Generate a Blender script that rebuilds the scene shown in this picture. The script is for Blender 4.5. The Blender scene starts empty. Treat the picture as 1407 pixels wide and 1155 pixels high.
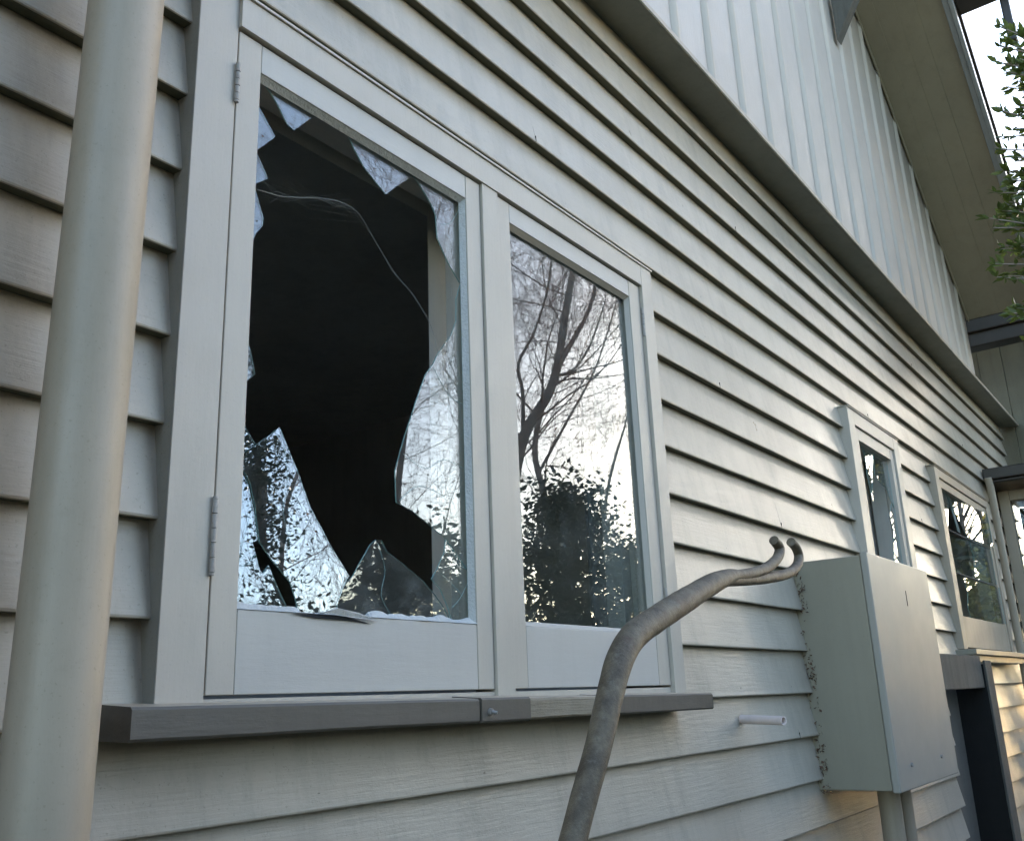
import bpy, bmesh, math, random
from mathutils import Vector, Matrix, noise
R = math.radians
scene = bpy.context.scene
C = scene.collection
rnd = random.Random(7)

# ---------------------------------------------------------------- camera
CAMPOS = Vector((0.0, -1.27368, 1.6))
cam = bpy.data.cameras.new('camera')
cam_o = bpy.data.objects.new('camera', cam)
C.objects.link(cam_o)
cr, cu, cf = Vector((0.5959, -0.8022, -0.0376)), Vector((-0.2067, -0.1984, 0.9581)), Vector((0.7760, 0.5631, 0.2841))
M = Matrix((cr, cu, -cf)).transposed().to_4x4()
M.translation = CAMPOS
cam_o.matrix_world = M
cam.sensor_width = 36.0
cam.lens = 36.0 * 1297.9 / 1407.0
cam.clip_start = 0.05
cam.clip_end = 2000
scene.camera = cam_o

# ---------------------------------------------------------------- light
SUN_HEAD, SUN_ELEV = R(71), R(16.0)          # heading measured from -Y (away from the wall) towards +X
sun_dir = Vector((math.sin(SUN_HEAD) * math.cos(SUN_ELEV), -math.cos(SUN_HEAD) * math.cos(SUN_ELEV), math.sin(SUN_ELEV)))
world = bpy.data.worlds.new('World'); scene.world = world
world.use_nodes = True
nt = world.node_tree
sky = nt.nodes.new('ShaderNodeTexSky'); sky.sky_type = 'NISHITA'; sky.sun_disc = False
sky.sun_elevation = SUN_ELEV
sky.sun_rotation = math.atan2(sun_dir.x, sun_dir.y)
sky.air_density = 1.0; sky.dust_density = 0.7; sky.ozone_density = 1.0
bg = nt.nodes['Background']; bg.inputs['Strength'].default_value = 0.15
nt.links.new(sky.outputs[0], bg.inputs[0])
sl = bpy.data.lights.new('sun', 'SUN'); sl.energy = 3.8; sl.angle = R(0.5); sl.color = (1.0, 0.84, 0.68)
so = bpy.data.objects.new('sun', sl); C.objects.link(so)
so.rotation_euler = (-sun_dir).to_track_quat('-Z', 'Y').to_euler()
so.location = (20, -10, 12)
vs = scene.view_settings
vs.view_transform = 'Standard'; vs.look = 'None'; vs.gamma = 1.0; vs.use_curve_mapping = False
vs.exposure = 2.6
scene.cycles.max_bounces = 8
scene.cycles.transparent_max_bounces = 16

# ---------------------------------------------------------------- helpers
def tag(o, label=None, cat=None, group=None, kind=None):
    if label: o['label'] = label
    if cat: o['category'] = cat
    if group: o['group'] = group
    if kind: o['kind'] = kind
    return o

def thing(name, label, cat, loc=(0, 0, 0), group=None):
    o = bpy.data.objects.new(name, None); C.objects.link(o)
    o.location = loc; o.empty_display_size = 0.1
    tag(o, label, cat, group)
    return o

def wpos(o):
    p = Vector((0, 0, 0))
    while o is not None:
        p += o.location; o = o.parent
    return p

class MB:
    """collects shapes given in world metres; build() links them as ONE mesh object"""
    def __init__(s): s.v = []; s.f = []; s.m = []
    def face(s, pts, mi=0):
        n = len(s.v); s.v += [Vector(p) for p in pts]; s.f.append(list(range(n, n + len(pts)))); s.m.append(mi)
    def box(s, x0, x1, y0, y1, z0, z1, mi=0):
        n = len(s.v)
        s.v += [Vector(p) for p in ((x0,y0,z0),(x1,y0,z0),(x1,y1,z0),(x0,y1,z0),(x0,y0,z1),(x1,y0,z1),(x1,y1,z1),(x0,y1,z1))]
        for q in ((0,3,2,1),(4,5,6,7),(0,1,5,4),(1,2,6,5),(2,3,7,6),(3,0,4,7)):
            s.f.append([n + i for i in q]); s.m.append(mi)
    def prism(s, pts, d, mi=0, side=None):
        """polygon pts (3D) extruded by vector d"""
        n = len(s.v); k = len(pts); d = Vector(d)
        s.v += [Vector(p) for p in pts] + [Vector(p) + d for p in pts]
        s.f.append([n + i for i in range(k)][::-1]); s.m.append(mi)
        s.f.append([n + k + i for i in range(k)]); s.m.append(mi)
        for i in range(k):
            j = (i + 1) % k
            s.f.append([n + i, n + j, n + k + j, n + k + i]); s.m.append(mi if side is None else side)
    def tube(s, pts, rad, seg=12, caps=True, mi=0):
        pts = [Vector(p) for p in pts]
        if not isinstance(rad, (list, tuple)): rad = [rad] * len(pts)
        n0 = len(s.v); up = None
        for i, p in enumerate(pts):
            t = (pts[min(i + 1, len(pts) - 1)] - pts[max(i - 1, 0)])
            if t.length < 1e-9: t = Vector((0, 0, 1))
            t.normalize()
            if up is None:
                a = Vector((0, 0, 1)) if abs(t.z) < 0.9 else Vector((1, 0, 0))
                up = t.cross(a).normalized()
            else:
                up = (up - t * up.dot(t))
                if up.length < 1e-6: up = t.orthogonal()
                up.normalize()
            w = t.cross(up)
            for k in range(seg):
                an = 2 * math.pi * k / seg
                s.v.append(p + (up * math.cos(an) + w * math.sin(an)) * rad[i])
        for i in range(len(pts) - 1):
            for k in range(seg):
                a = n0 + i * seg + k; b = n0 + i * seg + (k + 1) % seg
                s.f.append([a, b, b + seg, a + seg]); s.m.append(mi)
        if caps:
            s.f.append([n0 + k for k in range(seg)][::-1]); s.m.append(mi)
            e = n0 + (len(pts) - 1) * seg
            s.f.append([e + k for k in range(seg)]); s.m.append(mi)
    def build(s, name, mats, parent=None, bevel=0, smooth=False, weld=False, label=None):
        if not isinstance(mats, (list, tuple)): mats = [mats]
        me = bpy.data.meshes.new(name)
        off = wpos(parent) if parent is not None else Vector((0, 0, 0))
        me.from_pydata([tuple(v - off) for v in s.v], [], s.f)
        for m in mats: me.materials.append(m)
        me.polygons.foreach_set('material_index', s.m)
        if smooth: me.polygons.foreach_set('use_smooth', [True] * len(s.f))
        me.update()
        o = bpy.data.objects.new(name, me); C.objects.link(o)
        if parent is not None: o.parent = parent
        if weld:
            bm = bmesh.new(); bm.from_mesh(me); bmesh.ops.remove_doubles(bm, verts=bm.verts, dist=1e-5); bm.to_mesh(me); bm.free()
        if bevel:
            b = o.modifiers.new('bevel', 'BEVEL'); b.width = bevel; b.segments = 2; b.limit_method = 'ANGLE'; b.angle_limit = R(40)
        if smooth:
            try: me.set_sharp_from_angle(angle=R(38))
            except Exception: pass
        if label: o['label'] = label
        return o

def spline(pts, n=6):
    P = [Vector(p) for p in pts]; out = []
    for i in range(len(P) - 1):
        p0, p1, p2, p3 = P[max(i - 1, 0)], P[i], P[i + 1], P[min(i + 2, len(P) - 1)]
        for k in range(n):
            t = k / n
            out.append(0.5 * ((2 * p1) + (-p0 + p2) * t + (2 * p0 - 5 * p1 + 4 * p2 - p3) * t * t + (-p0 + 3 * p1 - 3 * p2 + p3) * t ** 3))
    out.append(P[-1]); return out

def srgb(r, g, b):
    f = lambda c: (c / 255 / 12.92) if c / 255 <= 0.04045 else ((c / 255 + 0.055) / 1.055) ** 2.4
    return (f(r), f(g), f(b), 1)

# ---------------------------------------------------------------- materials
def new_mat(name):
    m = bpy.data.materials.new(name); m.use_nodes = True
    return m, m.node_tree, m.node_tree.nodes['Principled BSDF']

def nz(nt, scale, vec, detail=6, rough=0.6, stretch=None):
    n = nt.nodes.new('ShaderNodeTexNoise'); n.inputs['Scale'].default_value = scale
    n.inputs['Detail'].default_value = detail; n.inputs['Roughness'].default_value = rough
    if stretch:
        mp = nt.nodes.new('ShaderNodeMapping'); mp.inputs['Scale'].default_value = stretch
        nt.links.new(vec, mp.inputs[0]); nt.links.new(mp.outputs[0], n.inputs['Vector'])
    else: nt.links.new(vec, n.inputs['Vector'])
    return n.outputs['Fac']

def ramp(nt, fac, a, b, ca=(0, 0, 0, 1), cb=(1, 1, 1, 1)):
    r = nt.nodes.new('ShaderNodeValToRGB'); e = r.color_ramp.elements
    e[0].position = a; e[0].color = ca; e[1].position = b; e[1].color = cb
    nt.links.new(fac, r.inputs[0]); return r.outputs[0]

def mixc(nt, fac, a, b, mode='MIX'):
    m = nt.nodes.new('ShaderNodeMix'); m.data_type = 'RGBA'; m.blend_type = mode
    if isinstance(fac, (int, float)): m.inputs[0].default_value = fac
    else: nt.links.new(fac, m.inputs[0])
    for i, c in ((6, a), (7, b)):
        if isinstance(c, tuple): m.inputs[i].default_value = c
        else: nt.links.new(c, m.inputs[i])
    return m.outputs[2]

def mul(nt, a, k):
    m = nt.nodes.new('ShaderNodeMath'); m.operation = 'MULTIPLY'
    nt.links.new(a, m.inputs[0])
    if isinstance(k, (int, float)): m.inputs[1].default_value = k
    else: nt.links.new(k, m.inputs[1])
    return m.outputs[0]

def paint(name, col, rough=0.45, dirt=0.35, dirtcol=(0.10, 0.10, 0.075, 1), grain=(1, 12, 12), bump=0.25, spec=0.5, streak=0.5, speck=0.5, tint=0.06):
    m, nt, p = new_mat(name)
    tc = nt.nodes.new('ShaderNodeTexCoord').outputs['Object']
    big = ramp(nt, nz(nt, 1.7, tc, 7, 0.62), 0.42, 0.72)
    st = ramp(nt, nz(nt, 5.0, tc, 8, 0.7, (3.0, 3.0, 0.35)), 0.48, 0.75)
    fine = ramp(nt, nz(nt, 60, tc, 5, 0.75), 0.55, 0.80)
    spk = ramp(nt, nz(nt, 210, tc, 2, 0.5), 0.66, 0.72)
    c2 = tuple(min(1, c * (1 - tint * 2.2)) for c in col[:3]) + (1,)
    c = mixc(nt, nz(nt, 0.9, tc, 3), col, c2)
    c = mixc(nt, mul(nt, big, dirt * 0.55), c, dirtcol)
    c = mixc(nt, mul(nt, st, dirt * streak), c, dirtcol)
    c = mixc(nt, mul(nt, fine, dirt * 0.35), c, dirtcol)
    c = mixc(nt, mul(nt, spk, dirt * speck), c, dirtcol)
    nt.links.new(c, p.inputs['Base Color'])
    rr = nt.nodes.new('ShaderNodeMapRange'); nt.links.new(nz(nt, 9, tc, 5), rr.inputs[0])
    rr.inputs[3].default_value = rough - 0.10; rr.inputs[4].default_value = rough + 0.15
    nt.links.new(rr.outputs[0], p.inputs['Roughness'])
    p.inputs['Specular IOR Level'].default_value = spec
    g = nz(nt, 14, tc, 6, 0.65, grain)
    f2 = nz(nt, 130, tc, 4, 0.6)
    ad = nt.nodes.new('ShaderNodeMath'); ad.operation = 'ADD'; nt.links.new(g, ad.inputs[0]); nt.links.new(mul(nt, f2, 0.35), ad.inputs[1])
    b = nt.nodes.new('ShaderNodeBump'); b.inputs['Strength'].default_value = bump; b.inputs['Distance'].default_value = 0.004
    nt.links.new(ad.outputs[0], b.inputs['Height']); nt.links.new(b.outputs[0], p.inputs['Normal'])
    return m

M_board = paint('board_paint', (0.535, 0.467, 0.375, 1), 0.31, 0.6, (0.14, 0.13, 0.10, 1), (0.5, 9, 9), 0.3, spec=0.4)
M_nail = paint('painted_nail', (0.36, 0.33, 0.28, 1), 0.5, 0.8, (0.12, 0.08, 0.05, 1))
M_under = paint('shaded_underside', (0.13, 0.125, 0.085, 1), 0.6, 0.7, (0.06, 0.06, 0.035, 1), (0.5, 9, 9), 0.4, spec=0.3)  # dark olive puts the shade under the board lips into the colour
M_trim = paint('trim_paint', (0.535, 0.475, 0.40, 1), 0.42, 0.24, (0.2, 0.19, 0.15, 1), (5, 5, 0.7), 0.13)
M_edge = paint('grimy_casing_edge', (0.32, 0.31, 0.28, 1), 0.7, 0.7, (0.12, 0.10, 0.07, 1), (3, 3, 3), 0.5, spec=0.2)
M_rail = paint('rail_paint', (0.53, 0.497, 0.450, 1), 0.42, 0.18, (0.2, 0.19, 0.15, 1), (0.7, 5, 5), 0.13)
M_pipe = paint('pipe_paint', (0.42, 0.345, 0.262, 1), 0.46, 0.75, (0.22, 0.19, 0.13, 1), (4, 4, 1), 0.12)
M_box = paint('cabinet_paint', (0.31, 0.28, 0.21, 1), 0.42, 0.35, (0.15, 0.13, 0.10, 1), (2, 2, 2), 0.08, speck=0.9)
M_boxdoor = paint('cabinet_door_paint', (0.35, 0.33, 0.285, 1), 0.42, 0.08, (0.2, 0.18, 0.15, 1), (2, 2, 2), 0.05)
M_sill = paint('sill_paint', (0.115, 0.099, 0.080, 1), 0.45, 0.6, (0.05, 0.045, 0.035, 1), (0.6, 5, 5), 0.2)
M_bare = paint('bare_timber', (0.36, 0.30, 0.22, 1), 0.8, 0.4, (0.06, 0.055, 0.04, 1), (0.5, 20, 20), 0.9, spec=0.2)
M_upper = paint('upper_board_paint', (0.48, 0.43, 0.38, 1), 0.45, 0.2, (0.2, 0.18, 0.14, 1), (9, 9, 0.5), 0.25)
M_batten = paint('batten_paint', (0.53, 0.475, 0.41, 1), 0.75, 0.15, (0.2, 0.18, 0.14, 1), (9, 9, 0.5), 0.2)
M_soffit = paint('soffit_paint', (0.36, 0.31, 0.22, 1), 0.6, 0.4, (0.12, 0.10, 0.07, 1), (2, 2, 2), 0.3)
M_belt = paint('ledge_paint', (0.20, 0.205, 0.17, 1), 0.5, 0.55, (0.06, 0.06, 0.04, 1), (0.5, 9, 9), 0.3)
M_dark = paint('tarred_timber', (0.010, 0.010, 0.010, 1), 0.7, 0.5, (0.02, 0.018, 0.015, 1), (9, 9, 0.6), 0.6, spec=0.25)
M_old = paint('old_grey_timber', (0.13, 0.125, 0.11, 1), 0.8, 0.8, (0.03, 0.028, 0.024, 1), (9, 9, 0.6), 0.8, spec=0.2)
M_panel = paint('old_panel', (0.20, 0.18, 0.15, 1), 0.8, 0.5, (0.05, 0.045, 0.035, 1), (9, 9, 1), 0.4, spec=0.2)
M_brown = paint('brown_gutter', (0.030, 0.022, 0.017, 1), 0.4, 0.4, (0.02, 0.02, 0.015, 1), (1, 1, 1), 0.2)
M_olive = paint('olive_boards', (0.17, 0.155, 0.10, 1), 0.7, 0.6, (0.05, 0.045, 0.03, 1), (9, 9, 0.5), 0.4)
M_room = paint('room_wall', (0.78, 0.73, 0.66, 1), 0.8, 0.3, (0.06, 0.05, 0.04, 1), (1, 1, 1), 0.1)
M_reveal = paint('reveal_paint', (0.60, 0.56, 0.50, 1), 0.5, 0.35, (0.15, 0.14, 0.11, 1), (1, 9, 9), 0.2)
M_curt = paint('curtain_cloth', (0.33, 0.31, 0.28, 1), 0.9, 0.1, (0.2, 0.2, 0.2, 1), (9, 9, 1), 0.2, spec=0.1)
M_putty = paint('putty', (0.62, 0.61, 0.58, 1), 0.7, 0.5, (0.18, 0.16, 0.12, 1), (9, 9, 9), 0.8, spec=0.2)
M_pvc = paint('pvc', (0.80, 0.67, 0.62, 1), 0.45, 0.3, (0.2, 0.14, 0.1, 1), (2, 2, 2), 0.1)
M_hinge = paint('hinge_paint', (0.45, 0.41, 0.37, 1), 0.5, 0.8, (0.13, 0.10, 0.08, 1), (3, 3, 3), 0.6)
M_galv = paint('galvanised', (0.36, 0.37, 0.37, 1), 0.3, 0.4, (0.1, 0.09, 0.07, 1), (4, 4, 1), 0.15)
M_steel = paint('screw_steel', (0.30, 0.28, 0.26, 1), 0.3, 0.7, (0.05, 0.03, 0.02, 1), (3, 3, 3), 0.4)
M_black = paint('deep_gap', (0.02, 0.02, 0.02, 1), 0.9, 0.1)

# dirty wall board paint: mould specks gather in patches
def bar_mat():
    m, nt, p = new_mat('weathered_bar')
    tc = nt.nodes.new('ShaderNodeTexCoord').outputs['Object']
    a = nz(nt, 30, tc, 9, 0.7); b = nz(nt, 70, tc, 6, 0.75); l = nz(nt, 28, tc, 8, 0.75)
    c = ramp(nt, a, 0.36, 0.64, (0.055, 0.040, 0.025, 1), (0.145, 0.115, 0.075, 1))
    c = mixc(nt, mul(nt, ramp(nt, b, 0.54, 0.72), .6), c, (0.19, 0.165, 0.12, 1))
    c = mixc(nt, mul(nt, ramp(nt, l, 0.56, 0.68), .5), c, (0.20, 0.185, 0.145, 1))
    c = mixc(nt, ramp(nt, nz(nt, 9, tc, 6, 0.7), 0.58, 0.68), c, (0.075, 0.045, 0.028, 1))
    nt.links.new(c, p.inputs['Base Color']); p.inputs['Roughness'].default_value = 0.62
    bp = nt.nodes.new('ShaderNodeBump'); bp.inputs['Strength'].default_value = 0.8; bp.inputs['Distance'].default_value = 0.003
    ad = nt.nodes.new('ShaderNodeMath'); ad.operation = 'ADD'; nt.links.new(l, ad.inputs[0]); nt.links.new(mul(nt, b, 0.5), ad.inputs[1])
    nt.links.new(ad.outputs[0], bp.inputs['Height']); nt.links.new(bp.outputs[0], p.inputs['Normal'])
    return m
M_bar = bar_mat()

def glass(name, wav=0.02, wscale=3.0, f0=0.06, fine=0.0, grime=0.05, rough=0.0, tint=(0.90, 0.94, 1, 1)):
    m, nt, p = new_mat(name)
    nt.nodes.remove(p)
    out = nt.nodes['Material Output']
    tc = nt.nodes.new('ShaderNodeTexCoord').outputs['Object']
    geo = nt.nodes.new('ShaderNodeNewGeometry')
    dt = nt.nodes.new('ShaderNodeVectorMath'); dt.operation = 'DOT_PRODUCT'
    nt.links.new(geo.outputs['Incoming'], dt.inputs[0]); nt.links.new(geo.outputs['Normal'], dt.inputs[1])
    def mth(op, a, b=None):
        n = nt.nodes.new('ShaderNodeMath'); n.operation = op
        for i, v in enumerate((a, b)):
            if v is None: continue
            if isinstance(v, (int, float)): n.inputs[i].default_value = v
            else: nt.links.new(v, n.inputs[i])
        return n.outputs[0]
    cs = mth('ABSOLUTE', dt.outputs['Value'])
    sch = mth('POWER', mth('SUBTRACT', 1.0, cs), 5.0)
    fr = mth('ADD', f0, mth('MULTIPLY', sch, 1 - f0))
    gl = nt.nodes.new('ShaderNodeBsdfGlossy'); gl.inputs['Roughness'].default_value = rough
    gl.inputs['Color'].default_value = tint
    tr = nt.nodes.new('ShaderNodeBsdfTransparent'); tr.inputs[0].default_value = (0.93, 0.96, 0.95, 1)
    b = nt.nodes.new('ShaderNodeBump'); b.inputs['Strength'].default_value = 1.0; b.inputs['Distance'].default_value = wav
    h = nz(nt, wscale, tc, 2, 0.4)
    if fine > 0: h = mth('ADD', h, mth('MULTIPLY', nz(nt, 70, tc, 4, 0.6), fine))
    nt.links.new(h, b.inputs['Height']); nt.links.new(b.outputs[0], gl.inputs['Normal'])
    mx = nt.nodes.new('ShaderNodeMixShader'); nt.links.new(fr, mx.inputs[0])
    nt.links.new(tr.outputs[0], mx.inputs[1]); nt.links.new(gl.outputs[0], mx.inputs[2])
    df = nt.nodes.new('ShaderNodeBsdfDiffuse'); df.inputs[0].default_value = (0.45, 0.45, 0.42, 1)
    mx2 = nt.nodes.new('ShaderNodeMixShader')
    gf = ramp(nt, nz(nt, 7, tc, 9, 0.72), 0.45, 0.85, (0, 0, 0, 1), (grime * 2, grime * 2, grime * 2, 1))
    nt.links.new(mth('ADD', gf, grime * 0.3), mx2.inputs[0])
    nt.links.new(mx.outputs[0], mx2.inputs[1]); nt.links.new(df.outputs[0], mx2.inputs[2])
    nt.links.new(mx2.outputs[0], out.inputs[0])
    return m
M_glass = glass('window_glass', 0.00012, 1.5, 0.07, 0.0)
M_glass_rough = glass('mottled_glass', 0.00025, 4.0, 0.11, 0.0, 0.05, 0.0, (0.80, 0.89, 1, 1))
M_glass_grey = glass('dusty_glass', 0.0004, 5.0, 0.06, 0.0, 0.13, 0.0, (0.70, 0.74, 0.80, 1))
m, nt_, p_ = new_mat('glass_edge')
p_.inputs['Base Color'].default_value = (0.30, 0.46, 0.44, 1); p_.inputs['Roughness'].default_value = 0.15
M_gedge = m

def plain(name, col, rough=0.6, var=0.4, scale=8, trans=0.0):
    m, nt, p = new_mat(name)
    tc = nt.nodes.new('ShaderNodeTexCoord').outputs['Object']
    c2 = tuple(c * (1 - var) for c in col[:3]) + (1,)
    c = ramp(nt, nz(nt, scale, tc, 5), 0.35, 0.65, c2, col)
    nt.links.new(c, p.inputs['Base Color']); p.inputs['Roughness'].default_value = rough
    if trans:
        out = nt.nodes['Material Output']; t = nt.nodes.new('ShaderNodeBsdfTranslucent'); nt.links.new(c, t.inputs[0])
        mx = nt.nodes.new('ShaderNodeMixShader'); mx.inputs[0].default_value = trans
        nt.links.new(p.outputs[0], mx.inputs[1]); nt.links.new(t.outputs[0], mx.inputs[2]); nt.links.new(mx.outputs[0], out.inputs[0])
    return m
M_bark = plain('bark', (0.40, 0.32, 0.27, 1), 0.9, 0.5, 5)
M_twig = plain('twig_bark', (0.40, 0.27, 0.23, 1), 0.85, 0.4, 9)
M_leafdk = plain('evergreen_leaf', (0.05, 0.075, 0.035, 1), 0.45, 0.6, 4)
M_leafgr = plain('bright_leaf', (0.14, 0.19, 0.045, 1), 0.35, 0.5, 14, 0.45)
M_leafyel = plain('yellow_leaf', (0.24, 0.22, 0.04, 1), 0.5, 0.5, 6, 0.4)
M_leafrust = plain('rust_leaf', (0.30, 0.13, 0.06, 1), 0.7, 0.5, 10, 0.3)
M_deadleaf = plain('dead_leaf', (0.16, 0.085, 0.05, 1), 0.85, 0.6, 60)
M_ground = plain('lawn_soil', (0.06, 0.07, 0.03, 1), 0.95, 0.55, 1.5)
M_path = plain('damp_soil_path', (0.085, 0.08, 0.06, 1), 0.9, 0.3, 3)
M_web = plain('web_silk', (0.42, 0.42, 0.40, 1), 0.5, 0.1, 8)

# ---------------------------------------------------------------- ground
g = MB(); g.face([(-400, -400, 0), (400, -400, 0), (400, 400, 0), (-400, 400, 0)])
tag(g.build('ground', M_ground), kind='structure')
g = MB(); g.box(-4, 14, -1.75, -0.25, 0.0, 0.03)
tag(g.build('path', M_path, bevel=0.01), kind='structure')

# ---------------------------------------------------------------- house
house = thing('house', 'grey painted weatherboard house with smashed casement windows', 'house', (3.5, 1.5, 0))
P = 0.15
ZTOP = 3.81
def zk(k): return 3.086 - P * k
XL, XR = -2.6, 9.3
OPEN = [(0.835, 2.480, 1.60, 2.885), (4.46, 5.28, 1.80, 2.885), (6.13, 7.69, 1.80, 2.885), (5.64, 6.10, 0.0, 1.70)]

def lipz(k, x):   # boards are never dead straight
    return 0.0028 * noise.noise(Vector((x * 0.55, k * 7.3, 1.1))) + 0.0008 * noise.noise(Vector((x * 5, k * 3.3, 4.1)))
def lipy(k, x):
    return 0.0030 * noise.noise(Vector((x * 0.6, k * 5.1, 9.7)))

wb = MB()
for k in range(-4, 21):
    z0 = zk(k); z1 = min(z0 + P, ZTOP)
    if z1 <= z0 or z1 < 0: continue
    cuts = sorted({z0, z1} | {z for o in OPEN for z in (o[2], o[3]) if z0 + 0.004 < z < z1 - 0.004})
    for a, b in zip(cuts[:-1], cuts[1:]):
        mid = (a + b) / 2
        xs = [XL]
        for o in sorted(OPEN):
            if o[2] < mid < o[3]: xs += [o[0], o[1]]
        xs.append(XR)
        for i in range(0, len(xs), 2):
            xa, xb = xs[i], xs[i + 1]
            if xb - xa < 0.01: continue
            n = max(1, int((xb - xa) / 0.12)); col = []
            for j in range(n + 1):
                x = xa + (xb - xa) * j / n
                dz, dy = lipz(k, x), lipy(k, x)
                fy = lambda z: 0.027 * (z - z0) / P + dy
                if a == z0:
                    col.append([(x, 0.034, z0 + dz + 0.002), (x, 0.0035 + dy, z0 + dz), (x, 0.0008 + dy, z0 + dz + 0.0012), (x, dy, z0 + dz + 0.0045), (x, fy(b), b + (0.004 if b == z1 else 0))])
                else:
                    col.append([(x, fy(a), a), (x, fy(b), b + (0.004 if b == z1 else 0))])
            for j in range(n):
                A, B = col[j], col[j + 1]
                for q in range(len(A) - 1):
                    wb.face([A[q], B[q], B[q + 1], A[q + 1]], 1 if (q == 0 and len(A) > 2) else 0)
            for c_, sgn in ((col[0], 1), (col[-1], -1)):       # end grain
                e = [c_[q] for q in range(len(c_))] + [(c_[0][0], 0.05, b), (c_[0][0], 0.05, a)]
                wb.face(e if sgn > 0 else e[::-1])
rn = random.Random(4)
for k in range(-4, 21):
    for q in range(27):
        x = -2.4 + q * 0.445 + rn.uniform(-.012, .012); z = zk(k) + .022 + rn.uniform(-.004, .004)
        if any(o[0] - .02 < x < o[1] + .02 and o[2] - .02 < z < o[3] + .02 for o in OPEN) or z < 0: continue
        yy = 0.027 * (z - zk(k)) / P + lipy(k, x) - .0006
        wb.face([(x + .0032 * math.cos(a_ * math.pi / 4), yy, z + .0032 * math.sin(a_ * math.pi / 4)) for a_ in range(8)], 2)
for k, x in ((-2, 3.35), (0, 1.92), (1, 4.9), (3, 3.02), (6, 3.46), (-3, 6.1), (12, 1.36), (4, 5.7), (-1, 7.3), (8, .15), (11, 3.4)):
    z0_ = zk(k); wb.box(x - .0006, x + .0006, lipy(k, x) + .0236 * .0 - .0007, .03, z0_ + .001, z0_ + .02, 3); 
    wb.prism([(x - .0006, lipy(k, x) - .0006, z0_ + .002), (x + .0006, lipy(k, x) - .0006, z0_ + .002), (x + .0006, lipy(k, x) + .0264, z0_ + P), (x - .0006, lipy(k, x) + .0264, z0_ + P)], (0, .004, 0), 3)
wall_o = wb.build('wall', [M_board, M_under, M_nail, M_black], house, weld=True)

# ---- drip ledge between the storeys
b = MB()
n = 60; prof = []
for j in range(n + 1):
    x = XL + (9.35 - XL) * j / n
    s = 0.004 * noise.noise(Vector((x * 0.5, 3, 3)))
    prof.append([(x, 0.03, ZTOP + 0.002), (x, -0.118, ZTOP - 0.006 + s), (x, -0.128, ZTOP - 0.012 + s), (x, -0.132, ZTOP - 0.008 + s), (x, -0.132, ZTOP + 0.012 + s), (x, -0.10, ZTOP + 0.032 + s), (x, 0.03, ZTOP + 0.05)])
for j in range(n):
    for q in range(7):
        r = (q + 1) % 7
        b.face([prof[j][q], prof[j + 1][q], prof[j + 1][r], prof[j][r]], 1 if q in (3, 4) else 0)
b.face([p for p in prof[0]][::-1]); b.face([p for p in prof[-1]])
b.build('drip_ledge', [M_belt, M_pipe], house, weld=True)

# ---- upper board and batten wall, cut by the raking soffit
def rakez(x): return 4.377 + (7.93 - x) * 0.708
YU = -0.085
u = MB()
XUR = 7.86
u.prism([(XL, YU, ZTOP + 0.045), (XUR, YU, ZTOP + 0.045), (XUR, YU, rakez(XUR) + .1), (XL, YU, rakez(XL) + .1)], (0, 0.06, 0))
x = 2.72 - 0.305 * 14
while x < XUR - 0.05:
    if x > XL:
        w = 0.05 + 0.004 * noise.noise(Vector((x, 2, 2))); lean = 0.004 * noise.noise(Vector((x * 3, 5, 2)))
        t = 0.015; w += .018
        z0 = ZTOP + 0.047
        q4 = [(x, YU - 0.001), (x + 0.014, YU - t * .62), (x + w * .42, YU - t), (x + w * .62, YU - t), (x + w - .013, YU - t * .6), (x + w, YU - 0.001)]
        lo = [Vector((a_, b_, z0)) for a_, b_ in q4]; hi = [Vector((a_ + lean, b_, rakez(a_) + .004)) for a_, b_ in q4]
        [u.face([lo[i_], lo[i_ + 1], hi[i_ + 1], hi[i_]], 1) for i_ in range(5)]; u.face(lo[::-1], 1)
    x += 0.305
u.build('upper_wall', [M_upper, M_batten], house, smooth=True, weld=True)

# ---- raking soffit of overlapping boards, barge board, roof
s = MB()
xa, xb = -2.6, 7.93
def sl(x, y, dz=0): return (x, y, rakez(x) + dz)
ys = [YU - 0.0, -0.20, -0.32, -0.44, -0.585]
for i in range(4):
    y0, y1 = ys[i], ys[i + 1]
    d0, d1 = -0.006, 0.001
    s.prism([sl(xa, y0, d1), sl(xa, y1 - 0.012, d0), sl(xa, y1 - 0.012, d0 + 0.03), sl(xa, y0, d1 + 0.03)], Vector(sl(xb, 0)) - Vector(sl(xa, 0)))
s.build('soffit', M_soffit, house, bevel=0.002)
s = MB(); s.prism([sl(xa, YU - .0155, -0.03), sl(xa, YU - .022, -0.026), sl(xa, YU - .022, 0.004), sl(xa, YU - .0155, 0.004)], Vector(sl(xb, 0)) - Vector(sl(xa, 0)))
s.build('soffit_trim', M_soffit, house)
s = MB()
s.prism([sl(xa, -0.60, -0.05), sl(xa, -0.635, -0.05), sl(xa, -0.635, 0.19), sl(xa, -0.60, 0.19)], Vector(sl(xb + .1, 0)) - Vector(sl(xa, 0)))
s.prism([sl(xa, -0.636, -0.075), sl(xa, -0.66, -0.075), sl(xa, -0.66, 0.02), sl(xa, -0.636, 0.02)], Vector(sl(xb + .1, 0)) - Vector(sl(xa, 0)))
s.build('barge_board', M_galv, house, bevel=0.004)
s = MB()
s.prism([sl(xa, -0.665, 0.20), sl(xa, 3.6, 0.20), sl(xa, 3.6, 0.26), sl(xa, -0.665, 0.26)], Vector(sl(xb + .25, 0)) - Vector(sl(xa, 0)))
s.build('roof', M_brown, house)
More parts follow.
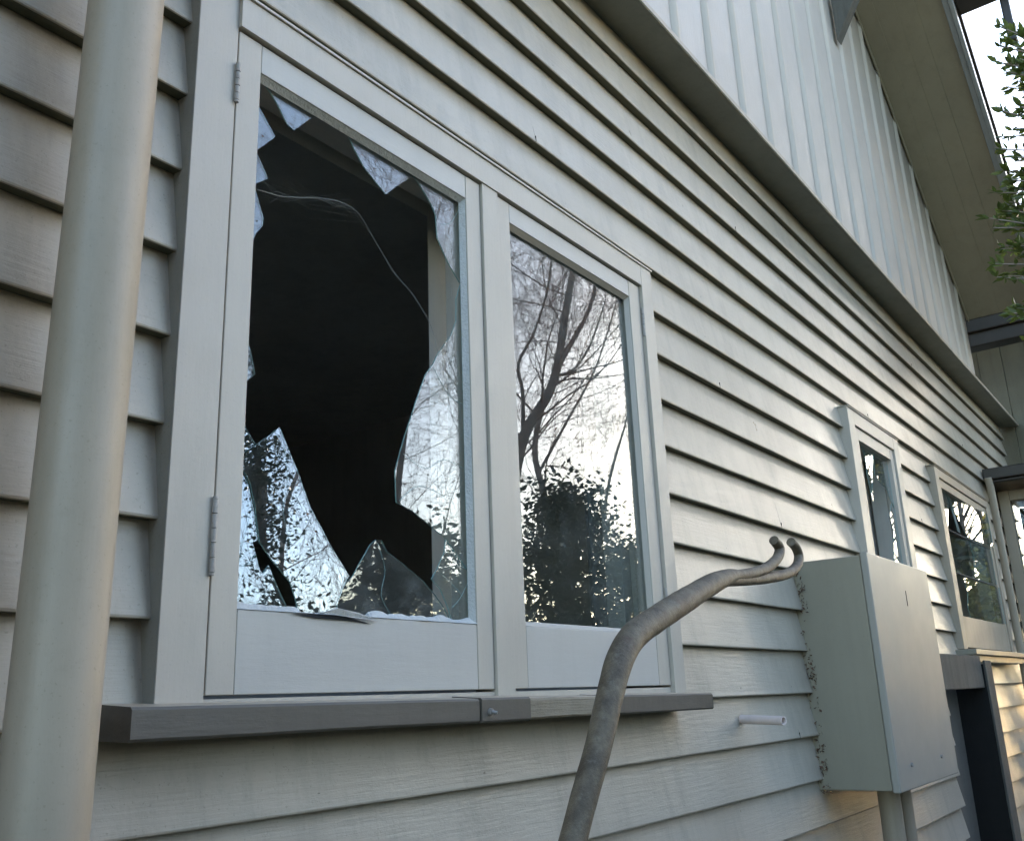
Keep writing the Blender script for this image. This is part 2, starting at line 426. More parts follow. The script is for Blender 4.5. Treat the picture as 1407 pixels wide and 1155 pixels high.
# purlin ends poking through under the soffit
for (px, pz, L) in ((5.06, None, 0.50),):
    s = MB(); zt = rakez(px + .1) - 0.02
    s.prism([(px, YU - 0.0, zt - 0.68), (px + 0.11, YU, zt - 0.70), (px + 0.11, YU, zt), (px, YU, zt + 0.02)], (0, 0, 0.0001))
    s = MB()
    s.prism([(px, YU - .02, 5.30), (px + .085, YU - .02, 5.31), (px + .085, YU - 0.50, 6.13), (px, YU - 0.50, 6.12)][::-1], (0, 0.0, 0.30))
    s.build('roof_bracket', M_old, house, bevel=0.004)

s = MB(); s.box(5.93, 6.12, -1.9, -0.662, 5.86, 6.02); s.box(6.05, 6.12, -0.95, -0.90, 5.5, 5.86); s.build('outrigger', M_brown, house, bevel=0.01)
# ---- end gutter, far wing wall and its eave
s = MB()
s.box(7.94, 8.10, -0.66, 0.3, 4.17, 4.37)
s.box(7.90, 7.94, -0.68, 0.3, 4.28, 4.39)
s.build('end_gutter', M_brown, house, bevel=0.01)
s = MB()
for i in range(8):
    y1 = 0.9 - i * 0.2
    s.box(9.36 + 0.006 * (i % 2), 9.5, y1 - 0.196, y1, 3.2, 4.9)
s.build('wing_wall', M_olive, house)
s = MB(); s.box(8.5, 9.6, -0.66, 1.0, 4.92, 5.1); s.build('wing_eave', M_brown, house)

# ---- porch at the far end: post, head rail, glazing, gutter
s = MB()
s.box(8.28, 8.36, -0.098, -0.020, 0.0, 3.05)
s.build('porch_post', M_pipe, house, bevel=0.004)
s = MB()
s.box(8.28, 8.36, -0.22, -0.100, 2.97, 3.05); s.box(8.28, 8.36, -0.22, -0.100, 1.80, 1.88)
s.box(8.28, 8.36, -0.22, -0.20, 1.882, 2.968)
s.build('porch_frame', M_pipe, house, bevel=0.003)
s = MB(); s.box(8.325, 8.331, -0.198, -0.102, 1.882, 2.968); s.build('porch_glass', M_glass, house)
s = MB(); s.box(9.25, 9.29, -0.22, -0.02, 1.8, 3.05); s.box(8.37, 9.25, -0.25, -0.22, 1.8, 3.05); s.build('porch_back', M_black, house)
s = MB(); s.box(7.92, 9.3, -0.36, 0.0, 3.062, 3.085); s.box(7.90, 8.0, -0.38, 0.001, 3.087, 3.175); s.box(8.0, 9.3, -0.36, 0.0, 3.087, 3.15)
s.build('porch_roof', M_brown, house, bevel=0.008)

# ---------------------------------------------------------------- main casement window (a part of the house)
def window_part(name, label, loc):
    o = bpy.data.objects.new(name, None); C.objects.link(o); o.parent = house
    o.location = Vector(loc) - house.location; o['label'] = label; return o
W = window_part('window', 'double casement window with the left pane smashed and dark room behind', (1.66, 0, 1.6))
CX0, SX0, SX1, MX1, RX1, CX1 = 0.828, 0.912, 1.631, 1.697, 2.425, 2.492
ZB, ST, CT = 1.602, 2.8155, 2.886
f = MB()
f.box(CX0, SX0 - .0015, -0.0205, 0.034, ZB, CT)                 # left casing
f.box(RX1 + .002, CX1, -0.030, 0.034, ZB, CT)                 # right casing
f.box(SX0 - .0015, RX1 + .0015, -0.0295, 0.034, ST + .003, CT - .0005) # head casing
f.box(SX1 + .002, MX1 - .002, -0.026, 0.034, ZB, ST + .0025)  # mullion
f.box(CX0 - 0.004, CX1 + 0.004, -0.034, 0.03, CT + .0005, CT + 0.006, 0)  # thin head flashing
f.box(SX0 - .0015, RX1 + .0015, -0.0165, 0.034, ZB, 1.6195)     # sill upstand behind the sashes
f.box(CX0 - 0.0012, CX0 - 0.0002, -0.019, 0.034, ZB, CT - .002, 1)
f.build('frame', [M_trim, M_edge], W, bevel=0.0016)

def bead(mb, x0, x1, z0, z1, y0, y1, w):
    """sloped putty / rebate round an opening: front edge at y0, back edge inset by w at y1"""
    a = [(x0, y0, z0), (x1, y0, z0), (x1, y0, z1), (x0, y0, z1)]
    c = [(x0 + w[0], y1, z0 + w[1]), (x1 - w[2], y1, z0 + w[1]), (x1 - w[2], y1, z1 - w[3]), (x0 + w[0], y1, z1 - w[3])]
    for i in range(4):
        j = (i + 1) % 4
        mb.face([a[i], c[i], c[j], a[j]], 1)

def make_sash(x0, x1, z0, z1, gx0, gx1, gz0, gz1, parent, mats, yf=-0.020, yb=0.030):
    s = MB()
    g_ = 0.0012
    s.box(x0 + .002, gx0, yf, yb, z0 + .003, z1 - .002)
    s.box(gx1, x1 - .002, yf, yb, z0 + .003, z1 - .002)
    s.box(gx0 + g_, gx1 - g_, yf + .0006, yb, gz1, z1 - .002, 2)
    s.box(gx0 + g_, gx1 - g_, yf + .0006, yb, z0 + .003, gz0, 2)
    o = s.build('sash', mats, parent, bevel=0.0014)
    return o
make_sash(SX0, SX1, 1.622, ST, 0.9655, 1.576, 1.7555, 2.753, W, [M_trim, M_trim, M_rail])
make_sash(MX1, RX1, 1.622, ST, 1.750, 2.3585, 1.7585, 2.761, W, [M_trim, M_trim, M_rail])

# putty fillets: left one ragged and half torn away along the bottom
def putty(x0, x1, z0, z1, torn):
    s = MB()
    t, y0, y1 = 0.010, -0.017, -0.0045
    s.prism([(x0 + .001, y0, z1 - .0005), (x1 - .001, y0, z1 - .0005), (x1 - .001, y1, z1 - t), (x0 + .001, y1, z1 - t)], (0, 0.0015, 0.001))
    s.prism([(x1 - .0005, y0, z0), (x1 - t, y1, z0 + .0), (x1 - t, y1, z1 - t), (x1 - .0005, y0, z1 - .001)], (0.0015, 0.001, 0))
    s.prism([(x0 + .0005, y0, z0), (x0 + t, y1, z0 + .0), (x0 + t, y1, z1 - t), (x0 + .0005, y0, z1 - .001)], (-0.0015, 0.001, 0))
    n = 60
    for i in range(n):
        xa_ = x0 + (x1 - x0) * i / n; xb_ = x0 + (x1 - x0) * (i + 1) / n
        def h(x):
            v = 0.012 + (0.006 * noise.noise(Vector((x * 22, 1, 5))) + 0.003 * noise.noise(Vector((x * 70, 1, 5))) if torn else 0.0012 * noise.noise(Vector((x * 30, 1, 5))))
            if torn and 1.10 < x < 1.27: v *= 0.35
            return v
        def yy(x): return y0 - (0.004 + 0.003 * noise.noise(Vector((x * 18, 8, 5))) if torn else 0)
        s.face([(xa_, yy(xa_), z0 + .0008), (xb_, yy(xb_), z0 + .0008), (xb_, y1, z0 + h(xb_)), (xa_, y1, z0 + h(xa_))])
        s.face([(xa_, yy(xa_), z0 + .0008), (xa_, -0.002, z0 + .0008), (xb_, -0.002, z0 + .0008), (xb_, yy(xb_), z0 + .0008)])
    return s.build('putty', [M_putty if torn else M_trim], W)
putty(0.9655, 1.576, 1.7555, 2.753, True)
putty(1.750, 2.3585, 1.7585, 2.761, False)
# torn splinter of paint and the black slot beneath it
s = MB()
s.prism([(1.075, -0.0225, 1.7535), (1.13, -0.0235, 1.7490), (1.20, -0.0235, 1.7478), (1.262, -0.0225, 1.7440), (1.20, -0.0225, 1.7540), (1.13, -0.0225, 1.7555)], (0, 0.0015, 0))
s.build('crack', M_black, W)
s = MB()
s.prism([(1.135, -0.030, 1.7575), (1.17, -0.034, 1.7665), (1.225, -0.030, 1.7610), (1.275, -0.026, 1.7510), (1.21, -0.030, 1.7525)], (0, 0.003, 0.001))
s.build('splinter', M_putty, W)

# glass
SHARDS = {
    'A': ([(0.9876, 2.7531), (1.1205, 2.7509), (1.0657, 2.6876), (1.0509, 2.6915), (1.03, 2.7165), (1.0058, 2.7409)], 0, 0.0),
    'B': ([(0.9624, 2.7065), (0.9798, 2.6947), (0.9983, 2.6754), (1.0203, 2.6516), (1.0154, 2.6428), (0.9795, 2.6007), (0.9626, 2.5906)], 0, 0.0),
    'C': ([(0.9625, 2.5911), (0.9798, 2.5955), (0.9943, 2.5746), (1.0072, 2.5536), (0.979, 2.5294), (0.9629, 2.5175)], 0, 0.0),
    'D': ([(0.9628, 2.5144), (0.9811, 2.5167), (0.9915, 2.4912), (1.001, 2.4682), (1.0, 2.4536), (0.9861, 2.4325), (0.9797, 2.4146), (0.9627, 2.4015)], 0, 0.0),
    'E': ([(0.9624, 2.2308), (0.9741, 2.2246), (0.9845, 2.2058), (0.997, 2.1638), (0.9768, 2.1434), (0.9626, 2.1350)], 0, 0.0),
    'F': ([(0.9628, 2.0821), (0.9776, 2.0702), (1.0054, 2.037), (0.979, 2.0184), (0.9630, 2.0061)], 1, 0.0),
    'G': ([(0.9631, 2.0036), (0.9789, 2.0156), (1.0045, 2.0346), (1.0599, 2.081), (1.077, 2.0509), (1.1002, 2.0103), (1.1312, 1.9458), (1.1781, 1.8833), (1.2241, 1.8304), (1.21, 1.8096), (1.1946, 1.7787), (1.1945, 1.7582), (1.1018, 1.7579), (1.1012, 1.7704), (1.0974, 1.7819), (1.0862, 1.8084), (1.047, 1.8422), (1.0192, 1.8714), (1.0097, 1.9291), (0.9979, 1.9706), (0.9787, 1.9936)], 1, 2.0),
    'I': ([(0.9625, 1.9956), (0.9773, 1.9895), (0.9955, 1.9679), (1.0074, 1.9283), (1.0166, 1.8731), (1.006, 1.87), (1.013, 1.85), (1.0218, 1.8242), (1.0273, 1.8186), (1.0396, 1.8336), (1.048, 1.8184), (1.0665, 1.7853), (1.0765, 1.7702), (1.0788, 1.7578), (0.9629, 1.7575)], 1, 2.5),
    'H': ([(1.1968, 1.757), (1.1965, 1.7781), (1.2118, 1.8097), (1.2342, 1.8303), (1.2581, 1.8643), (1.2799, 1.894), (1.2954, 1.9054), (1.3107, 1.9057), (1.3253, 1.886), (1.3787, 1.8633), (1.4341, 1.8368), (1.4713, 1.8106), (1.498, 1.7882), (1.5203, 1.7628), (1.5243, 1.757)], 2, -0.8),
    'J': ([(1.3931, 2.7522), (1.4197, 2.7433), (1.4465, 2.7237), (1.4737, 2.7), (1.4884, 2.6781), (1.4923, 2.622), (1.5295, 2.5735), (1.5688, 2.5387), (1.5740, 2.5387), (1.5740, 2.7520)], 0, 0.0),
    'J2': ([(1.5740, 2.5373), (1.5701, 2.5289), (1.5557, 2.4929), (1.5538, 2.4362), (1.5346, 2.3966), (1.4857, 2.3357), (1.4706, 2.3095), (1.4462, 2.2796), (1.4199, 2.2223), (1.3899, 2.1535), (1.3667, 2.0954), (1.3503, 2.0494), (1.3543, 1.9861), (1.399, 1.976), (1.4451, 1.9564), (1.5041, 1.9298), (1.5694, 1.8746), (1.5740, 1.8728)], 0, 0.0),
    'K': ([(1.5041, 1.9285), (1.5694, 1.8732), (1.5740, 1.8712), (1.5740, 1.757), (1.515, 1.757), (1.5146, 1.7655), (1.506, 1.7872), (1.4829, 1.8241), (1.4563, 1.8428), (1.4725, 1.8618), (1.4987, 1.9023)], 0, 0.8),
    'L': ([(1.2092, 2.7522), (1.2178, 2.7425), (1.2286, 2.7251), (1.2567, 2.6966), (1.2939, 2.6751), (1.3229, 2.6599), (1.3643, 2.7016), (1.4075, 2.7415), (1.4273, 2.7522)], 0, 0.3),
}
def shard(pts, mat, tilt, parent, sx=None, y=0.0, th=0.003, jag=0.0012, name='glass_shard', seed=0):
    """plate of glass; long broken edges get small conchoidal wobble"""
    out = []
    n = len(pts)
    for i in range(n):
        a, b_ = Vector(pts[i]), Vector(pts[(i + 1) % n]); L = (b_ - a).length
        out.append(a)
        k = int(L / 0.012)
        straight = (abs(a.x - b_.x) < 0.0008) or (abs(a.y - b_.y) < 0.0012)
        if not straight:
            nn = Vector((-(b_ - a).y, (b_ - a).x)) / max(L, 1e-6)
            for q in range(1, k):
                t = q / k
                out.append(a + (b_ - a) * t + nn * jag * noise.noise(Vector((a.x * 50 + q * 0.7, a.y * 50, seed))))
    cz = sum(p.y for p in out) / len(out); cx = sum(p.x for p in out) / len(out)
    tt = math.tan(R(tilt)); ts = tt * 0.6 if sx is None else math.tan(R(sx))
    s = MB()
    s.prism([(p.x, y + (p.y - cz) * tt + (p.x - cx) * ts, p.y) for p in out], (0, th, 0), 0, 1)
    return s.build(name, [mat, M_gedge], parent)
GM = [M_glass, M_glass_rough, M_glass_grey]
for i, (k, (pts, mi, tilt)) in enumerate(SHARDS.items()):
    shard(pts, GM[mi], tilt, W, seed=i, sx={'G': 0.0, 'I': -1.2, 'H': 1.0}.get(k))
# fine cracks running through the pieces that are left
CR = [[(1.0599, 2.070), (1.075, 1.99), (1.068, 1.93), (1.09, 1.86), (1.12, 1.80)], [(0.985, 1.98), (1.0, 1.93), (0.985, 1.87), (0.975, 1.80)], [(0.965, 1.835), (0.99, 1.828), (1.013, 1.85)],
      [(1.5041, 1.9285), (1.545, 1.88), (1.573, 1.873)], [(1.475, 1.862), (1.53, 1.83), (1.572, 1.80)], [(1.515, 1.787), (1.545, 1.81), (1.572, 1.845)], [(1.37, 2.09), (1.44, 2.07), (1.50, 2.10), (1.572, 2.09)],
      [(1.36, 1.99), (1.42, 2.03), (1.50, 2.02)], [(1.299, 1.90), (1.32, 1.85), (1.31, 1.80), (1.34, 1.762)], [(1.47, 2.30), (1.52, 2.25), (1.572, 2.24)], [(1.50, 2.66), (1.54, 2.68), (1.572, 2.73)]]
for q in CR:
    s = MB(); s.tube(spline([(x, -0.0012, z) for x, z in q], 4), 0.00045, 4, caps=False); s.build('crack_line', M_gedge, W)
s = MB(); s.box(1.7515, 2.357, 0.0, 0.003, 1.760, 2.7595); s.build('glass_pane', [M_glass], W)

# hinges
def hinge(x, z0, z1, y=-0.0250):
    s = MB(); n = 5; L = (z1 - z0) / n
    for i in range(n):
        r = 0.0042 if i % 2 else 0.0046
        s.tube([(x, y, z0 + i * L + .0008), (x, y, z0 + (i + 1) * L - .0008)], r, 14)
    s.tube([(x, y, z0 - .004), (x, y, z0)], 0.0042, 12); s.tube([(x, y, z1), (x, y, z1 + .004)], 0.0042, 12)
    s.build('hinge', M_hinge, W, smooth=True)
hinge(0.9105, 2.660, 2.735); hinge(0.9105, 1.808, 1.925)
hinge(2.4265, 2.655, 2.740); hinge(2.4265, 1.795, 1.885)

# inner reveals (wall thickness seen from outside)
s = MB()
def revealbox(x0, x1, z0, z1, ya, yb, t=0.02):
    s.box(x0 - t, x1 + t, ya, yb, z1, z1 + t); s.box(x0 - t, x1 + t, ya, yb, z0 - t, z0)
    s.box(x0 - t, x0, ya, yb, z0 + .0005, z1 - .0005); s.box(x1, x1 + t, ya, yb, z0 + .0005, z1 - .0005)
revealbox(0.925, 1.612, 1.66, 2.765, 0.036, 0.080)
revealbox(1.735, 2.395, 1.66, 2.775, 0.036, 0.066)
s.box(2.352, 2.415, 0.068, 0.125, 1.66, 2.775)
s.build('reveal', M_reveal, W, bevel=0.002)

# sill: painted dark, one end replaced by a screwed on piece, one stretch bare timber
def sillpiece(x0, x1, mat, name, dz0=0, dz1=0, y=-0.09, j=0.0, parent=W):
    s = MB(); n = max(2, int((x1 - x0) / 0.02)); pr = []
    for i in range(n + 1):
        x = x0 + (x1 - x0) * i / n
        w = j * noise.noise(Vector((x * 25, 2, 1)))
        w2 = j * noise.noise(Vector((x * 18, 7, 1)))
        zt = 1.611 - (x - .75) * .0062 + dz0 + w2 * 0.5; zb = 1.566 - (x - .75) * .0048 + dz1 + w + 0.0012 * noise.noise(Vector((x * 3, 0, 0)))
        pr.append([(x, 0.028, zb + .004), (x, y + .004, zb), (x, y, zb + .004), (x, y + w2, zt - .004), (x, y + .004, zt), (x, 0.028, zt + 0.008)])
    for i in range(n):
        for q in range(6):
            r = (q + 1) % 6; s.face([pr[i][q], pr[i + 1][q], pr[i + 1][r], pr[i][r]], 1 if q == 4 else 0)
    s.face(pr[0][::-1]); s.face(pr[-1])
    return s.build(name, [mat, M_pipe], parent, weld=True)
sillpiece(0.750, 1.4880, M_sill, 'sill', j=0.0006)
sillpiece(1.4935, 1.6540, M_sill, 'sill', dz0=0.0015, dz1=-0.001, y=-0.0925, j=0.0008)
sillpiece(1.6545, 1.9600, M_bare, 'sill', dz0=-0.001, dz1=0.001, y=-0.0875, j=0.004).__setitem__('label', 'bare weathered stretch of the sill with its paint gone')
sillpiece(1.9605, 2.5300, M_sill, 'sill', j=0.0007)
s = MB(); s.tube([(1.518, -0.0915, 1.581), (1.518, -0.0975, 1.581)], [0.0075, 0.0068], 14)
s.tube([(1.518, -0.0975, 1.581), (1.522, -0.107, 1.579)], [0.0035, 0.0030], 8)
s.build('screw', M_steel, W, smooth=True)

# ---------------------------------------------------------------- small windows further along
W1 = window_part('window', 'narrow window above the meter box with slivers of broken glass', (4.87, 0, 1.8))
f = MB()
f.box(4.435, 4.530, -0.030, 0.03, 1.80, 2.886); f.box(5.205, 5.300, -0.030, 0.03, 1.80, 2.886)
f.box(4.5305, 5.2045, -0.0295, 0.03, 2.815, 2.8855); f.box(4.43, 5.305, -0.036, 0.02, 2.8865, 2.892)
f.box(4.5305, 5.2045, -0.0295, 0.03, 1.80, 1.85)
f.build('frame', M_trim, W1, bevel=0.002)
make_sash(4.532, 5.203, 1.852, 2.813, 4.592, 5.143, 1.95, 2.752, W1, [M_trim, M_trim, M_trim])
for i, pts in enumerate(([(4.70, 2.745), (4.74, 2.70), (4.725, 2.60), (4.755, 2.47), (4.79, 2.56), (4.84, 2.66), (4.90, 2.745)],
                         [(4.905, 2.745), (4.86, 2.63), (4.93, 2.60), (5.06, 2.58), (5.10, 2.52), (5.141, 2.50), (5.141, 2.745)],
                         [(5.141, 2.49), (5.09, 2.51), (5.03, 2.44), (5.05, 2.36), (5.02, 2.28), (4.96, 2.16), (4.99, 2.02), (4.98, 1.955), (5.141, 1.955)])):
    shard(pts, M_glass, (0.5, 0.8, -0.4)[i], W1, seed=30 + i, sx=(0.1, 0.2, -0.1)[i])
s = MB()
revealbox(4.60, 5.14, 1.9, 2.76, 0.032, 0.11)
s.build('reveal', M_reveal, W1)
s = MB()
pr = [(5.02 + 0.012 * i, 0.135 + 0.012 * math.sin(i * 1.3)) for i in range(22)]
for a, c_ in zip(pr[:-1], pr[1:]):
    s.face([(a[0], a[1], 1.85), (c_[0], c_[1], 1.85), (c_[0], c_[1], 2.85), (a[0], a[1], 2.85)])
s.build('curtain', M_curt, W1, smooth=True, weld=True)

W2 = window_part('window', 'far window with cracked wired looking panes above the dark hatch', (6.9, 0, 1.8))
f = MB()
f.box(6.10, 6.195, -0.030, 0.03, 1.79, 2.886); f.box(7.62, 7.712, -0.030, 0.03, 1.79, 2.886)
f.box(6.1955, 7.6195, -0.0295, 0.03, 2.83, 2.8855); f.box(6.09, 7.72, -0.036, 0.02, 2.8865, 2.892)
f.build('frame', M_pipe, W2, bevel=0.002)
make_sash(6.197, 7.618, 1.800, 2.827, 6.26, 7.555, 1.985, 2.775, W2, [M_pipe, M_pipe, M_pipe])
f = MB(); f.box(6.2605, 7.5545, -0.006, 0.004, 2.517, 2.526); f.box(6.2605, 7.5545, -0.006, 0.004, 2.250, 2.259); f.build('glazing_bar', M_old, W2, bevel=0.002)
WS = [[(6.262, 2.774), (6.44, 2.774), (6.50, 2.70), (6.40, 2.60), (6.34, 2.533), (6.262, 2.533)],
      [(6.60, 2.774), (6.68, 2.66), (6.80, 2.59), (6.86, 2.533), (7.553, 2.533), (7.553, 2.774)],
      [(6.48, 2.774), (6.56, 2.68), (6.56, 2.533), (6.66, 2.533), (6.62, 2.68), (6.56, 2.774)],
      [(6.262, 2.515), (6.95, 2.515), (6.99, 2.40), (6.93, 2.265), (6.262, 2.265)],
      [(6.953, 2.515), (7.553, 2.515), (7.553, 2.265), (6.933, 2.265), (6.993, 2.40)],
      [(6.262, 2.243), (6.34, 2.243), (6.34, 2.14), (6.30, 2.05), (6.262, 2.03)],
      [(6.58, 2.243), (6.62, 2.14), (6.56, 2.05), (6.60, 1.987), (7.553, 1.987), (7.553, 2.243)]]
for i, pts in enumerate(WS):
    shard(pts, M_glass, (1.5, 0.4, 6, 0.0, 0.4, 2.0, 0.3)[i], W2, y=0.001, seed=50 + i, sx=(None, -3, None, -4.5, -2.0, None, -2.0)[i])
s = MB(); revealbox(6.27, 7.55, 1.95, 2.79, 0.032, 0.11); s.build('reveal', M_reveal, W2)
s = MB()
s.box(6.03, 7.80, -0.105, 0.02, 1.755, 1.785); s.box(6.06, 7.78, -0.075, 0.02, 1.715, 1.7545)
s.build('sill', M_box, W2, bevel=0.003)

# ---------------------------------------------------------------- hatch under the far window
H = window_part('hatch', 'old subfloor hatch in a heavy dark timber frame', (5.9, 0, 0))
s = MB(); s.box(4.9, 6.015, -0.12, -0.095, 1.57, 1.745); s.build('lintel', M_old, H, bevel=0.006)
s = MB(); s.box(6.017, 6.19, -0.14, -0.128, 0.0, 1.72, 0); s.box(6.019, 6.188, -0.1275, 0.05, 0.0, 1.7, 1); s.build('door_jamb', [M_old, M_dark], H, bevel=0.004)
s = MB(); s.box(5.60, 6.1, 0.036, 0.06, 0.0, 1.70); s.build('panel', M_panel, H)

# ---------------------------------------------------------------- the dark room
s = MB()
def innerwall(y, x0, x1, z0, z1, holes):
    zs = sorted({z0, z1} | {z for h in holes for z in (h[2], h[3])})
    for a, b_ in zip(zs[:-1], zs[1:]):
        xs = [x0]
        for h in sorted(holes):
            if h[2] <= (a + b_) / 2 <= h[3]: xs += [h[0], h[1]]
        xs.append(x1)
        for i in range(0, len(xs), 2): s.face([(xs[i], y, a), (xs[i + 1], y, a), (xs[i + 1], y, b_), (xs[i], y, b_)])
holes = [(0.92, 1.605, 1.65, 2.77), (1.73, 2.40, 1.65, 2.78), (4.6, 5.14, 1.9, 2.76), (6.27, 7.55, 1.95, 2.79)]
innerwall(0.128, -1.5, 8.2, 0.8, 3.25, holes)
s.face([(-1.5, .128, 3.25), (8.2, .128, 3.25), (8.2, 4.2, 3.25), (-1.5, 4.2, 3.25)])
s.face([(-1.5, .128, 0.8), (8.2, .128, 0.8), (8.2, 4.2, 0.8), (-1.5, 4.2, 0.8)])
for x in (-1.5, 4.0, 8.2): s.face([(x, .128, .8), (x, 4.2, .8), (x, 4.2, 3.25), (x, .128, 3.25)])
s.face([(-1.5, 4.2, .8), (8.2, 4.2, .8), (8.2, 4.2, 3.25), (-1.5, 4.2, 3.25)])
s.build('room_lining', M_room, house)
s = MB()      # shelves with odds and ends deep in the room
s.box(2.0, 3.9, 3.80, 3.82, 0.8, 2.6)
for z in (1.3, 1.7, 2.1, 2.58): s.box(2.0, 3.9, 3.5, 3.798, z, z + .02)
s.build('shelving', M_reveal, house)
# outer shell of house behind the street wall so nothing is open from the side
s = MB()
s.box(-2.62, -2.60, 0.03, 6, 0, 5.5); s.box(9.5, 9.52, 0.9, 6, 0, 3.2)
s.face([(-2.6, 0.06, 3.30), (9.3, 0.06, 3.30), (9.3, 6, 3.30), (-2.6, 6, 3.30)])
s.face([(-2.6, 6, 0), (9.3, 6, 0), (9.3, 6, 5.5), (-2.6, 6, 5.5)])
s.build('rear_shell', M_board, house)

# curtain hanging inside the right casement
s = MB(); pts = []
for i in range(60):
    t = i / 59; xx = 2.345 + 0.30 * t
    pts.append((xx, 0.165 + 0.018 * math.sin(t * 17) + 0.006 * math.sin(t * 41)))
for a, c_ in zip(pts[:-1], pts[1:]):
    s.face([(a[0], a[1], 1.45), (c_[0], c_[1], 1.45), (c_[0], c_[1], 2.9), (a[0], a[1], 2.9)])
cur = s.build('curtain', M_curt, smooth=True, weld=True)
tag(cur, 'pale grey curtain gathered behind the right edge of the unbroken pane', 'curtain')

# cobwebs in the broken pane
s = MB()
web = [(0.985, 2.528), (1.054, 2.545), (1.098, 2.562), (1.155, 2.582), (1.198, 2.588), (1.235, 2.585), (1.267, 2.575), (1.321, 2.539), (1.378, 2.495), (1.417, 2.468), (1.447, 2.430), (1.471, 2.392), (1.499, 2.335)]
wp = spline([(x, 0.012 + 0.01 * math.sin(i), z) for i, (x, z) in enumerate(web)], 5)
s.tube(wp, 0.00042, 5)
for q in range(9):
    rr = random.Random(q); a = rr.randint(0, len(wp) - 12); c_ = a + rr.randint(6, 11)
    s.tube([wp[a], (wp[a] + wp[c_]) / 2 + Vector((rr.uniform(-.01, .01), 0.004, rr.uniform(-.008, .008))), wp[c_]], 0.00015, 4)
for q in range(16):
    rr = random.Random(100 + q)
    a = Vector((0.975 + rr.uniform(0, 0.05), 0.012, rr.uniform(2.50, 2.62))); c_ = wp[rr.randint(4, 30)] + Vector((0, 0.01, rr.uniform(-.01, .03)))
    mid = (a + c_) / 2 + Vector((0, 0.02, rr.uniform(-.02, .012)))
    s.tube([a, mid, c_], 0.00011, 3, caps=False)
web_o = s.build('cobweb', M_web)
tag(web_o, 'thin sagging cobweb strand across the smashed window opening', 'cobweb', kind=None)

# ---------------------------------------------------------------- downpipes
def pipe_thing(name, label, x, y, r, ztop, zbot=0.05, lean=0.0, mat=M_pipe, br=True, cat='pipe'):
    t = thing(name, label, cat, (x, y, zbot))
    s = MB(); s.tube([(x + lean * (z - 1.6), y, z) for z in (zbot, 1.0, 2.0, 3.0, ztop)], r, 48)
    s.build('pipe', mat, t, smooth=True)
    if br:
        for z in (0.5, 3.25):
            s = MB(); s.tube([(x + lean * (z - 1.6), y, z - .018), (x + lean * (z - 1.6), y, z + .018)], r + .003, 48)
            s.box(x - .03, x + .03, y + r * .6, 0.01, z - .012, z + .012); s.build('bracket', mat, t, smooth=True)
    return t
pipe_thing('downpipe', 'fat pale grey downpipe standing in front of the boards left of the big window', 0.633, -0.108, 0.0535, 3.8, lean=0.008)
pipe_thing('downpipe', 'downpipe whose pale edge just shows in the top left corner', 0.392, -0.108, 0.05, 3.8, lean=0.0)
# thin pipe by the far window, with a hopper end near the porch roof
t = thing('waste_pipe', 'thin upright grey pipe between the far window and the porch post', 'pipe', (7.86, -0.05, 0.1))
s = MB(); s.tube([(7.86, -0.045, 0.1), (7.86, -0.045, 3.02), (7.84, -0.04, 3.09)], 0.027, 20); s.build('pipe', M_pipe, t, smooth=True)

# ---------------------------------------------------------------- overflow stub
t = thing('overflow_pipe', 'short pinkish plastic pipe stub poking out of the boards right of the window sill', 'pipe', (2.93, 0.0, 1.51))
s = MB()
A, B = Vector((2.935, 0.008, 1.517)), Vector((2.880, -0.150, 1.512))
B = A + (B - A)
seg = 24; d = (B - A).normalized(); upv = d.cross(Vector((0, 0, 1))).normalized(); w_ = d.cross(upv)
ri, ro = 0.0095, 0.0135
ring = lambda c, r: [c + (upv * math.cos(2 * math.pi * k / seg) + w_ * math.sin(2 * math.pi * k / seg)) * r for k in range(seg)]
r0, r1, r2, r3 = ring(A, ro), ring(B, ro), ring(B, ri), ring(A, ri)
for a_, b_ in ((r0, r1), (r1, r2), (r2, r3)):
    for k in range(seg):
        j = (k + 1) % seg; s.face([a_[k], a_[j], b_[j], b_[k]])
s.build('pipe', M_pvc, t, smooth=True, weld=True)

# ---------------------------------------------------------------- meter box
t = thing('meter_box', 'grey green metal meter box screwed to the boards below the narrow window', 'meter box', (3.58, 0, 1.245))
BX0, BX1, BZ0, BZ1, BY = 3.585, 4.445, 1.250, 2.068, -0.236
s = MB(); s.box(BX0, BX1, BY, 0.03, BZ0, BZ1); s.build('body', M_box, t, bevel=0.004)
s = MB(); s.box(BX0 - .004, BX1 + .006, BY - .028, BY - .0015, BZ0 - .006, BZ1 + .010); s.build('door', M_boxdoor, t, bevel=0.005)
for x in (3.76, 4.20):
    s = MB()
    s.tube([(x, BY - .0275, BZ0 + .075), (x, BY - .033, BZ0 + .075)], [0.008, 0.0065], 14)
    s.box(x - .0012, x + .0012, BY - .0345, BY - .032, BZ0 + .068, BZ0 + .082)
    s.build('latch', M_steel, t, smooth=True)
s = MB(); s.box(4.045, 4.049, BY - .0292, BY - .0275, 1.905, 1.965); s.build('keyhole', M_black, t)
for i, x in enumerate((3.86, 4.05)):
    tt_ = thing('conduit', ('left' if i == 0 else 'right') + ' grey conduit running down out of the meter box', 'conduit', (x, -0.1, 0))
    s = MB(); s.tube([(x, -0.14, 0.0), (x, -0.14, 1.249)], 0.040 if i == 0 else 0.030, 24); s.build('pipe', M_pipe, tt_, smooth=True)

